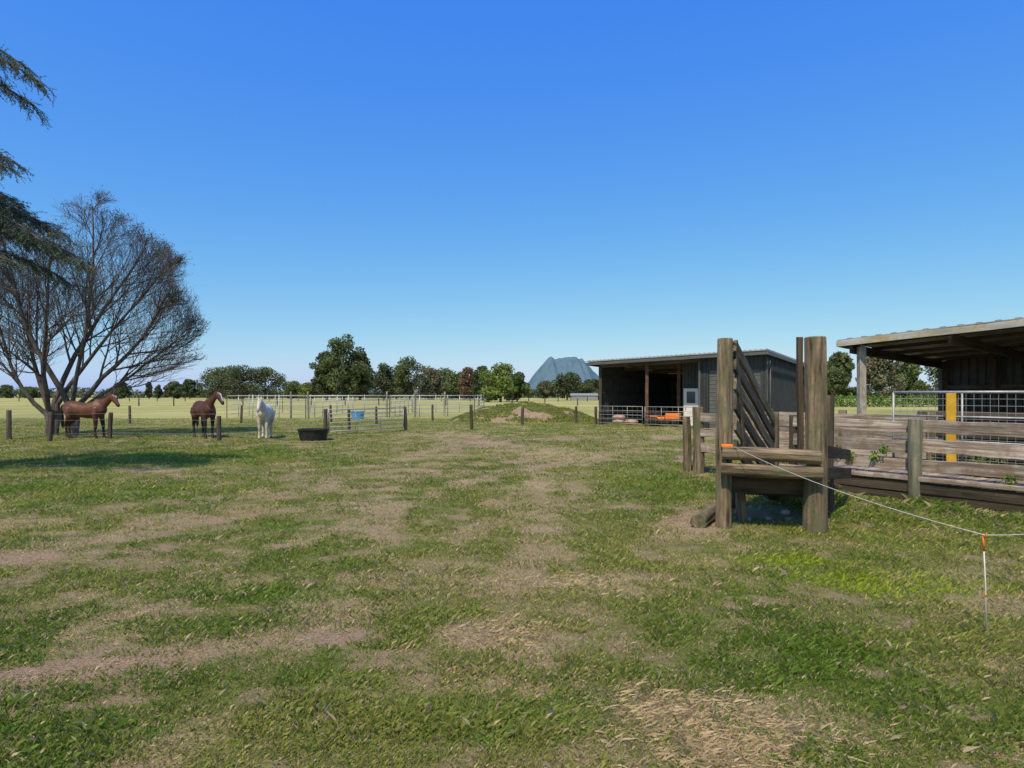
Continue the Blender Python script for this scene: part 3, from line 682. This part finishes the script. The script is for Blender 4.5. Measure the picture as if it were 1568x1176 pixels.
gate('mesh_yard_gate', f3(.4, 1.5), f3(2.6, 1.5), .45, 1.74, 4, 3, .024, mesh=.11)
gate('mesh_yard_gate', f3(2.68, 1.5), f3(5.4, 1.5), .45, 1.74, 4, 3, .024, mesh=.11)
yb = empty('yellow_marker_board'); beam('board', fp(1.36, 1.42) + Vector((0, 0, .5)), fp(1.36, 1.42) + Vector((0, 0, 1.72)), .17, .03, M_yellow, yb, up=(0, 1, 0))
log('post', fp(1.36, 1.56) + Vector((0, 0, -.2)), fp(1.36, 1.56) + Vector((0, 0, 1.6)), .06, .06, M_post, yb)

# ------------------------------------------------------------------ corrugated sheet
def corr(name, a, b_, z0, za, zb, mat, parent, pitch=.19, dep=.03):
    a = Vector(a); b_ = Vector(b_); L = (b_ - a).length; dr = (b_ - a) / L; nr = Vector((-dr.y, dr.x, 0)); v = []; f = []
    xs = []; k = 0
    while k * pitch < L:
        for fx, o in ((0, 0), (.62, 0), (.72, dep), (.9, dep)): xs.append((k * pitch + fx * pitch, o))
        k += 1
    xs = [q for q in xs if q[0] < L] + [(L, 0)]
    for x_, o in xs:
        p = a + dr * x_ + nr * o; zt = za + (zb - za) * x_ / L; v.append((p.x, p.y, z0)); v.append((p.x, p.y, zt))
    for k in range(len(xs) - 1): f.append((2 * k, 2 * k + 2, 2 * k + 3, 2 * k + 1))
    me = bpy.data.meshes.new(name); me.from_pydata(v, [], f); me.update(); return link(name, me, mat, parent)
def roof(name, O, u, v_, L, D, zf, mat, parent, th=.05, pitch=.25, rib=.03):
    m = MB(); n = int(L / pitch)
    for k in range(n):
        for (s0, s1, up) in ((k * pitch, k * pitch + pitch * .7, 0), (k * pitch + pitch * .7, (k + 1) * pitch, rib)):
            q = []
            for s_, t_ in ((s0, 0), (s1, 0), (s1, D), (s0, D)):
                p = Vector(O) + u * s_ + v_ * t_
                q.append(Vector((p.x, p.y, zf(s_, t_) + up)))
            low = [x_ - Vector((0, 0, th + up)) for x_ in q]
            b = len(m.v); m.v += q + low
            for ff in ((0, 1, 2, 3), (7, 6, 5, 4), (0, 4, 5, 1), (2, 6, 7, 3), (1, 5, 6, 2), (3, 7, 4, 0)): m.f.append(tuple(b + i_ for i_ in ff))
    return m.build(name, mat, parent)

# ------------------------------------------------------------------ implement shed
e = empty('implement_shed')
O = Vector((4.92, 35.5, 0)); u_ = Vector((.763, -.647, 0)); v_ = Vector((.647, .763, 0)); LN = 9.3; DP = 9.0
def S(s, t, z=0): p = O + u_ * s + v_ * t; return Vector((p.x, p.y, z))
fr = lambda s: 3.42 + .02 * s
bk = 3.0
zr = lambda s, t: fr(s) + .06 - (fr(s) - bk) * (t - .4) / DP
T = .085
corr('left_wall', S(0, 0), S(0, DP), 0, fr(0) + T, bk + T, M_clad, e)
corr('back_wall', S(0, DP), S(LN, DP), 0, bk + T, bk + T, M_clad, e)
corr('right_wall', S(LN, DP), S(LN, 0), 0, bk + T, fr(LN) + T, M_clad, e)
corr('front_wall_left', S(5.99, 0), S(6.45, 0), 0, fr(6) + T, fr(6) + T, M_clad, e)
corr('front_wall_right', S(9.0, 0), S(LN, 0), 0, fr(9) + T, fr(9) + T, M_clad, e)
corr('front_wall_header', S(6.45, 0), S(9.0, 0), 2.9, fr(6) + T, fr(9) + T, M_clad, e)
corr('partition', S(5.99, 0.01), S(5.99, DP - .05), 0, fr(6) + T, bk + T, M_clad, e)
corr('door_wall', S(4.5, 1.2), S(5.98, 1.2), 0, 3.42, 3.42, M_clad, e)
corr('door_wall_return', S(4.5, 1.21), S(4.5, DP - .1), 0, 3.42, bk + T, M_clad, e)
ang = math.atan2(u_.y, u_.x)
m = MB()
for k in range(29):
    m.box((S(7.72, .06 + (.014 if k % 2 else 0), k * .1 + .05)), (2.52, .03, .095), ang)
m.build('roller_door', M_trim, e)
m = MB(); m.box(S(5.02, 1.13, 1.02), (.84, .05, 2.0), ang); m.build('white_door', M_door, e, bevel=.01)
m = MB(); m.box(S(5.02, 1.09, 1.55), (.46, .03, .6), ang); m.build('door_window', M_glass, e)
m = MB(); m.box(S(4.74, 1.07, 1.0), (.04, .06, .12), ang); m.build('door_handle', M_steel, e)
roof('roof', S(-.55, -.5), u_, v_, LN + .8, DP + .9, lambda s, t: zr(s - .55, t - .1) + .10, M_roof, e)
beam('fascia', S(-.5, -.47, fr(0) + .0), S(LN + .2, -.47, fr(LN) + .03), .04, .14, M_trim, e)
beam('barge', S(LN + .2, -.5, fr(LN) + .02), S(LN + .2, DP + .3, bk + .02), .04, .17, M_trim, e)
beam('barge_left', S(-.5, -.5, fr(0)), S(-.5, DP + .3, bk), .04, .15, M_trim, e)
for s_, t_, mt in ((.06, .06, M_farpost), (2.99, .06, M_brown), (3.9, 2.0, M_brown)):
    beam('front_post', S(s_, t_, -.1), S(s_, t_, fr(s_) - .05), .15, .15, mt, e)
for t_ in (.1, 2.6, 5.2, 7.8):
    beam('rafter', S(0.1, t_, zr(0, t_) - .18), S(LN - .1, t_, zr(LN, t_) - .18), .06, .2, M_farpost, e)
for zz in (.9, 1.8, 2.7): beam('girt', S(.08, .1, zz), S(.08, DP - .1, zz), .05, .09, M_dark, e)
for zz in (.9, 1.8, 2.7): beam('girt_back', S(.1, DP - .08, zz), S(5.9, DP - .08, zz), .05, .09, M_dark, e)
beam('corner_flashing', S(LN + .02, -.04, 0), S(LN + .02, -.04, 3.4), .07, .07, M_trim, e)
beam('corner_flashing_b', S(5.99, -.06, 0), S(5.99, -.06, 3.35), .09, .07, M_trim, e)
m = MB(); m.tube([S(LN + .07, .25, 0), S(LN + .07, .25, 3.3)], .04, 8); m.build('downpipe', M_trim, e, True)
g = lambda a: (a.x, a.y, 0)
gate('shed_gate', g(S(.15, -.25)), g(S(2.9, -.25)), .12, 1.05, 5, 4, .016, mesh=.3)
gate('shed_gate', g(S(3.05, -.25)), g(S(5.9, -.25)), .12, 1.05, 5, 4, .016, mesh=.3)
e2 = empty('ride_on_mower', S(3.75, .7), ang + .2)
m = MB(); m.box((.42, 0, .52), (.75, .52, .34)); m.box((-.35, 0, .42), (.8, .8, .16)); m.box((-.55, 0, .52), (.4, .85, .1)); m.build('body', M_orange, e2, bevel=.06)
m = MB(); m.box((-.42, 0, .62), (.42, .45, .1)); m.box((-.62, 0, .82), (.1, .43, .36)); m.build('seat', M_blackpl, e2, bevel=.03)
m = MB(); m.box((0, 0, .2), (.75, 1.05, .14)); m.build('mower_deck', M_blackpl, e2, bevel=.04)
m = MB()
for xx, yy, r in ((.55, .38, .19), (.55, -.38, .19), (-.5, .44, .26), (-.5, -.44, .26)): m.tube([(xx, yy - .09, r), (xx, yy - .06, r), (xx, yy + .06, r), (xx, yy + .09, r)], [r * .85, r, r, r * .85], 18)
m.tube([(.08, 0, .6), (-.08, 0, .9)], .02, 6); m.tube([(-.08 + .16 * math.sin(a_) * .4, .17 * math.cos(a_), .9 + .16 * math.sin(a_) * .5) for a_ in np.linspace(0, 6.28, 15)], .015, 6)
m.build('wheels_and_steering', M_blackpl, e2, True)
e2 = empty('red_wheelbarrow', S(2.35, 1.8), ang)
m = MB(); m.tube([(0, 0, .32), (0, 0, .42), (0, 0, .62)], [(.22, .16), (.36, .24), (.46, .32)], 12); m.build('tray', M_red, e2)
m = MB(); m.tube([(.62, -.03, .2), (.62, .03, .2)], .2, 16); m.build('wheel', M_blackpl, e2)
m = MB()
for s in (-1, 1): m.tube([(.62, .05 * s, .2), (0, .18 * s, .34), (-.8, .28 * s, .55)], .018, 6); m.tube([(-.25, .2 * s, .36), (-.3, .22 * s, 0)], .016, 6)
m.build('handles_and_legs', M_steel, e2, True)
e2 = empty('stacked_feed_sacks', S(.9, 1.2), ang)
for k in range(3):
    m = MB(); L0 = .35; xx = -.3 + (k % 2) * .82; zz = .14 + (k // 2) * .25
    m.tube([(xx - L0, 0, zz), (xx - L0 * .8, 0, zz), (xx, 0, zz + .02), (xx + L0 * .8, 0, zz), (xx + L0, 0, zz)], [(.03, .2), (.11, .26), (.14, .28), (.11, .26), (.03, .2)], 12, lateral=(0, 0, 1)); m.build('sack', M_pink, e2, True)

# ------------------------------------------------------------------ open barn on the right
e = empty('open_stock_barn')
O2 = Vector((7.50, 14.0, 0)); u2 = Vector((.593, -.805, 0)); v2_ = Vector((.805, .593, 0)); L2 = 9.5; D2 = 5.2
def B(s, t, z=0): p = O2 + u2 * s + v2_ * t; return Vector((p.x, p.y, z))
zf2 = lambda s, t: 2.87 + .052 * s - .045 * t
roof('roof', B(-.15, -.15), u2, v2_, L2, D2 + .5, lambda s, t: zf2(s, t) + .05, M_roof, e, th=.02, pitch=.3, rib=.018)
beam('fascia', B(-.15, -.17, zf2(0, 0) - .04), B(L2, -.17, zf2(L2, 0) - .04), .03, .13, M_fascia, e)
beam('barge', B(-.17, -.1, zf2(0, 0) - .04), B(-.17, D2 + .3, zf2(0, D2) - .04), .03, .12, M_fascia, e)
for s_ in (.25, 4.3, 8.2):
    beam('front_post', B(s_, .12, -.2), B(s_, .12, zf2(s_, 0) - .12), .14, .14, M_white, e)
for s_ in (.1, 2.0, 4.2, 6.3, 8.6):
    beam('rafter', B(s_, -.05, zf2(s_, 0) - .16), B(s_, D2 + .2, zf2(s_, D2) - .16), .06, .2, M_dark, e)
for t_ in (.15, 1.2, 2.3, 3.4, 4.5):
    beam('purlin', B(0, t_, zf2(0, t_) - .05 + .0), B(L2, t_, zf2(L2, t_) - .05), .05, .08, M_dark, e)
corr('back_wall', B(0.15, D2), B(L2, D2), 0, 2.65, 3.13, M_clad2, e)
beam('back_corner_post', B(.1, D2 - .1, -.1), B(.1, D2 - .1, 2.6), .16, .16, M_farpost, e)
for s_ in (1.3, 2.6, 3.9, 5.2, 6.5):
    beam('back_post', B(s_, D2 - .12, -.1), B(s_, D2 - .12, 2.6), .12, .12, M_farpost, e)
for zz in (1.0, 1.9): beam('back_girt', B(.2, D2 - .09, zz), B(L2, D2 - .09, zz), .05, .1, M_farpost, e)
corr('end_wall', B(L2 - .1, D2), B(L2 - .1, 0.2), 0, 3.12, 3.35, M_clad2, e)
e = empty('barn_inner_rails')
for zz in (.5, .9, 1.3): beam('rail', B(1.3, .3, zz), B(L2 - .4, .3, zz), .04, .12, M_farpost, e)

# ------------------------------------------------------------------ electric fence
e = empty('electric_fence')
m = MB(); m.tube([(3.335, 4.40, -.03), (3.33, 4.40, .35), (3.315, 4.40, .66)], .0045, 8); m.build('stake', M_rope, e, True)
m = MB(); m.tube([(3.318, 4.40, .60), (3.312, 4.40, .72)], .007, 8); m.tube([(3.33, 4.40, .28), (3.33, 4.40, .30)], .007, 8)
m.tube([(3.312, 4.40, .70), (3.312, 4.36, .71), (3.312, 4.37, .735)], .004, 6); m.build('orange_insulator', M_orange, e, True)
m = MB(); m.box((2.68, 7.80, 1.06), (.14, .06, .04), -.2); m.build('orange_post_insulator', M_orange, e, bevel=.01)
m = MB(); A = Vector((2.72, 7.66, 1.06)); Bp = Vector((3.31, 4.38, .715)); pts = []
for k in range(17): t = k / 16; q = A.lerp(Bp, t); q.z -= .07 * 4 * t * (1 - t); pts.append(q)
Cp = Vector((6.2, 5.6, .82))
for k in range(1, 13): t = k / 12; q = Bp.lerp(Cp, t); q.z -= .10 * 4 * t * (1 - t); pts.append(q)
m.tube(pts, .0034, 6); m.build('rope', M_rope, e, True)

# ------------------------------------------------------------------ fences at left and centre
def post_fence(name, pts, hts, r=.075, wires=(.25, .5, .75, .98), mat=M_farpost):
    e = empty(name)
    for p, h in zip(pts, hts):
        log('post', (p[0], p[1], -.2), (p[0] + random.uniform(-.03, .03), p[1], h), r, r * .95, mat, e, sides=10)
    m = MB()
    for a, b_ in zip(pts[:-1], pts[1:]):
        for w_ in wires:
            mid = ((a[0] + b_[0]) / 2, (a[1] + b_[1]) / 2, w_ - .02)
            m.tube([(a[0], a[1], w_), mid, (b_[0], b_[1], w_)], .004, 4, cap=False)
    if wires: m.build('wires', M_steel, e, True)
    return e
post_fence('wire_fence', [(-24, 23.5), (-18.9, 23.5), (-16.9, 22.9), (-15.35, 23.9), (-10.75, 23.0), (-7.6, 25.5)], [1.1, 1.1, 1.05, 1.0, .9, 1.1], r=.085)
post_fence('wire_fence', [(-4.95, 29), (-1.95, 30.2), (.57, 34), (3.75, 36.6), (4.8, 35.7)], [1.12, 1.2, 1.02, 1.0, 1.0], r=.08)
post_fence('wire_fence', [(-40, 36), (-30, 36), (-22, 36), (-16, 37), (-11, 38), (-5, 39.5), (-1, 40.5)], [1.05] * 7, r=.07)
post_fence('wire_fence', [(-7.6, 25.5), (-7.7, 29.6), (-7.8, 36)], [1.1, 1.0, 1.0], r=.07)
post_fence('paddock_fence', [(xx, 95 + xx * .05) for xx in range(-95, 120, 5)], [1.15] * 43, r=.09, wires=(.4, .8, 1.1))
post_fence('paddock_fence', [(xx, 150 - xx * .04) for xx in range(-150, 160, 7)], [1.2] * 45, r=.11, wires=())
gate('farm_gate', (-7.5, 25.6, 0), (-5.0, 28.85, 0), .18, 1.08, 6, 4, .02)
def yard(name, pts, z1=1.6, rails=5, step=2.4):
    m = MB()
    for a, b_ in zip(pts[:-1], pts[1:]):
        a = Vector((*a, 0)); b_ = Vector((*b_, 0)); n = max(1, round((b_ - a).length / step))
        for k in range(n + 1):
            q = a.lerp(b_, k / n); m.tube([q, q + Vector((0, 0, z1 + .08))], .032, 6)
        for k in range(rails):
            z = .3 + (z1 - .3) * k / (rails - 1); m.tube([a + Vector((0, 0, z)), b_ + Vector((0, 0, z))], .018 if k < rails - 1 else .03, 5)
    return m.build(name, M_steel, None, True)
yard('steel_horse_yard', [(-20.5, 45), (-14.5, 44), (-9, 46), (-3, 50), (-2.6, 58), (-12, 62), (-22, 60), (-20.5, 45)])
yard('steel_horse_yard', [(-14.5, 44), (-15.5, 61)], 1.55, 4)
yard('steel_horse_yard', [(-9, 46), (-9.5, 61.5)], 1.55, 4)
e = empty('yard_corner_posts')
for p in ((-15.9, 45), (-14.2, 43.6), (-9.2, 46), (-7.2, 46.5), (-5.2, 48.3)): log('post', (*p, -.2), (*p, 1.9), .075, .07, M_lichen, e, sides=10)

def tub(name, loc, r0, r1, h, mat):
    n = 40; v = []; f = []; pr = [(r0 * .0001, .0), (r0, 0), (r1, h * .9), (r1 + .03, h * .92), (r1 + .03, h), (r1 - .02, h), (r0 - .03, .06), (.0001, .06)]
    for r, z in pr:
        for k in range(n): a = 2 * math.pi * k / n; v.append((math.cos(a) * r, math.sin(a) * r, z))
    for i in range(len(pr) - 1):
        for k in range(n): k2 = (k + 1) % n; f.append((i * n + k, i * n + k2, (i + 1) * n + k2, (i + 1) * n + k))
    me = bpy.data.meshes.new(name); me.from_pydata(v, [], f); me.update(); o = link(name, me, mat, None, True); o.location = loc
    try: me.set_sharp_from_angle(angle=math.radians(35))
    except Exception: pass
    return o
tub('black_feed_tub', (-7.4, 23.3, 0), .47, .55, .42, M_blackpl)
tub('blue_water_barrel', (-10.6, 43, 0), .40, .46, .55, M_blue)
e = empty('distant_white_shed')
m = MB(); m.box((19.5, 170, .7), (7, 4, 1.4)); m.build('walls', M_roof, e)
m = MB(); m.v += [Vector(p) for p in ((15.8, 167.8, 1.41), (23.2, 167.8, 1.41), (23.2, 172.2, 1.41), (15.8, 172.2, 1.41), (15.8, 170, 2.0), (23.2, 170, 2.0))]
m.f += [(0, 1, 5, 4), (2, 3, 4, 5), (0, 4, 3), (1, 2, 5)]; m.build('roof', M_roof, e)

# ------------------------------------------------------------------ horses
def horse(name, loc, rot, scale, base, points, muz, blaze, mane_mat, neck=(0, 0), yaw=0.0, step=0.0, tailmat=None, ptz=(.60, .86)):
    e = empty(name, (loc[0], loc[1], 0), rot); e.scale = (scale,) * 3
    nz, nxx = neck
    m = MB()
    body = [(-.84, 1.17, .07, .07), (-.78, 1.16, .19, .16), (-.64, 1.13, .275, .245), (-.45, 1.11, .295, .275), (-.2, 1.06, .28, .275), (.05, 1.03, .285, .285), (.28, 1.05, .315, .275), (.46, 1.09, .33, .24), (.62, 1.10, .29, .20), (.74, 1.10, .20, .15), (.80, 1.11, .08, .07)]
    m.tube([(a, 0, z) for a, z, _, _ in body], [(w_, h_) for _, _, h_, w_ in body], 20, lateral=(0, 1, 0))
    hx, hz = 1.08 + nxx, 1.66 + nz
    n0 = Vector((.50, 0, 1.20)); n1 = Vector((hx, 0, hz))
    nk = []
    for i in range(7):
        t = i / 6; q = n0.lerp(n1, t); q.z -= .05 * math.sin(t * math.pi); q.y = yaw * .35 * t * t; nk.append(q)
    m.tube(nk, [(.17, .29), (.14, .25), (.115, .20), (.095, .165), (.085, .14), (.08, .125), (.075, .11)], 16, lateral=(0, 1, 0))
    hd = Vector((.62, 0, -.78)).normalized(); cy, sy_ = math.cos(yaw), math.sin(yaw)
    hd = Vector((hd.x * cy, hd.x * sy_, hd.z)); lat = Vector((-sy_, cy, 0))
    h0 = nk[-1] + Vector((-.02, 0, .02))
    hp = [h0 + hd * t for t in (-.04, .06, .17, .29, .41, .50, .56)]
    m.tube(hp, [(.06, .07), (.09, .115), (.092, .135), (.075, .105), (.058, .075), (.06, .07), (.035, .04)], 14, lateral=lat)
    ears = hd.cross(lat).normalized()
    if ears.z < 0: ears = -ears
    for s in (-1, 1):
        q = h0 + lat * (.052 * s) + ears * .06
        m.tube([q, q + Vector((0, 0, .07)) + lat * .012 * s, q + Vector((0, 0, .16)) + lat * .012 * s], [(.03, .03), (.034, .026), (.008, .008)], 8, lateral=lat)
    for s in (-1, 1):
        st = step * s
        m.tube([(.50, .12 * s, 1.12), (.50, .15 * s, .92), (.52 + st * .3, .145 * s, .74), (.545 + st * .7, .14 * s, .49), (.545 + st * .7, .14 * s, .44), (.54 + st, .14 * s, .30), (.545 + st, .14 * s, .16), (.585 + st, .14 * s, .075), (.60 + st, .14 * s, .0)],
               [.13, .125, .085, .062, .06, .042, .048, .046, .064], 12)
        st = -step * s
        m.tube([(-.52, .13 * s, 1.12), (-.50, .16 * s, .95), (-.47, .165 * s, .80), (-.60 + st * .5, .155 * s, .64), (-.705 + st, .15 * s, .52), (-.70 + st, .15 * s, .46), (-.68 + st, .15 * s, .30), (-.665 + st, .15 * s, .16), (-.62 + st, .15 * s, .075), (-.60 + st, .15 * s, .0)],
               [(.16, .19), (.15, .20), (.12, .155), (.08, .095), (.062, .068), (.053, .056), (.042, .044), (.049, .049), (.046, .046), (.064, .064)], 12)
    o = m.build('body', M_coat, e, True)
    rm = o.modifiers.new('r', 'REMESH'); rm.mode = 'VOXEL'; rm.voxel_size = .018; rm.use_smooth_shade = True
    sm = o.modifiers.new('s', 'SMOOTH'); sm.factor = .5; sm.iterations = 5
    dg = bpy.context.evaluated_depsgraph_get(); me = bpy.data.meshes.new_from_object(o.evaluated_get(dg))
    o.modifiers.clear(); o.data = me
    if not me.materials: me.materials.append(M_coat)
    n = len(me.vertices); cc = np.zeros(n * 3, np.float32); me.vertices.foreach_get('co', cc); cc = cc.reshape(-1, 3)
    col = np.tile(np.array(base), (n, 1)); z = cc[:, 2]
    t = sstep(ptz[1], ptz[0], z)[:, None]; col = col * (1 - t) + np.array(points) * t
    hrel = cc - np.array(h0); al = hrel @ np.array(hd); front = hrel @ np.array(ears); la_ = np.abs(hrel @ np.array(lat))
    ish = (al > .05) & (z > 1.0) & (cc[:, 0] > .8)
    t = (sstep(.36, .48, al) * ish)[:, None]; col = col * (1 - t) + np.array(muz) * t
    if blaze:
        t = ((la_ < blaze[0]) & (front > .03) & (al > .05) & (al < blaze[1]) & ish).astype(float)[:, None]; col = col * (1 - t) + .55 * t
    t = sstep(.06, .03, z)[:, None] * .8; col = col * (1 - t) + np.array([.03, .025, .02]) * t
    a = me.attributes.new('coat', 'FLOAT_COLOR', 'POINT'); c4 = np.ones((n, 4), np.float32); c4[:, :3] = col; a.data.foreach_set('color', c4.ravel())
    m = MB()
    m.tube([(-.82, 0, 1.26), (-.90, .01, 1.20), (-.94, .01, 1.0), (-.93, .02, .75), (-.90, .02, .48), (-.88, .02, .36)], [.035, .05, .065, .07, .05, .01], 10)
    m.build('tail', tailmat or mane_mat, e, True)
    m = MB(); mp_ = []
    for i in range(7):
        q = nk[i] + (Vector((-.6, 0, .62)).normalized()) * ((.27, .235, .19, .155, .13, .115, .10)[i]); q.y += .03; mp_.append(q)
    m.tube(mp_, [(.02, .03), (.035, .07), (.04, .085), (.04, .085), (.04, .075), (.035, .06), (.02, .03)], 8, lateral=(0, 1, 0))
    m.tube([h0 + ears * .06 - hd * .04, h0 + ears * .115 + hd * .03, h0 + ears * .12 + hd * .14], [.03, .032, .008], 6)
    m.build('mane', mane_mat, e, True)
    for s in (-1, 1):
        m = MB(); q = h0 + hd * .17 + lat * (.078 * s) + ears * .045
        m.tube([q - lat * .02, q - lat * .012, q, q + lat * .012, q + lat * .02], [.004, .016, .02, .016, .004], 8)
        m.build('eye', M_eye, e, True)
    return e
horse('brown_horse', (-16.5, 24.2), -.06, 1.04, (.11, .042, .022), (.035, .016, .010), (.04, .022, .016), (.022, .22), M_hair, neck=(-.06, .03), yaw=-.25, step=.06)
horse('bay_horse', (-12.15, 24.7), -.82, 1.04, (.075, .028, .016), (.014, .010, .008), (.02, .014, .012), (.028, .42), M_hair, neck=(.02, .0), yaw=.35, step=-.05)
horse('white_horse', (-9.6, 24.3), -1.32, .95, (.52, .48, .41), (.42, .385, .32), (.26, .22, .185), None, M_whair, neck=(-.14, .06), yaw=-.1, step=.04)
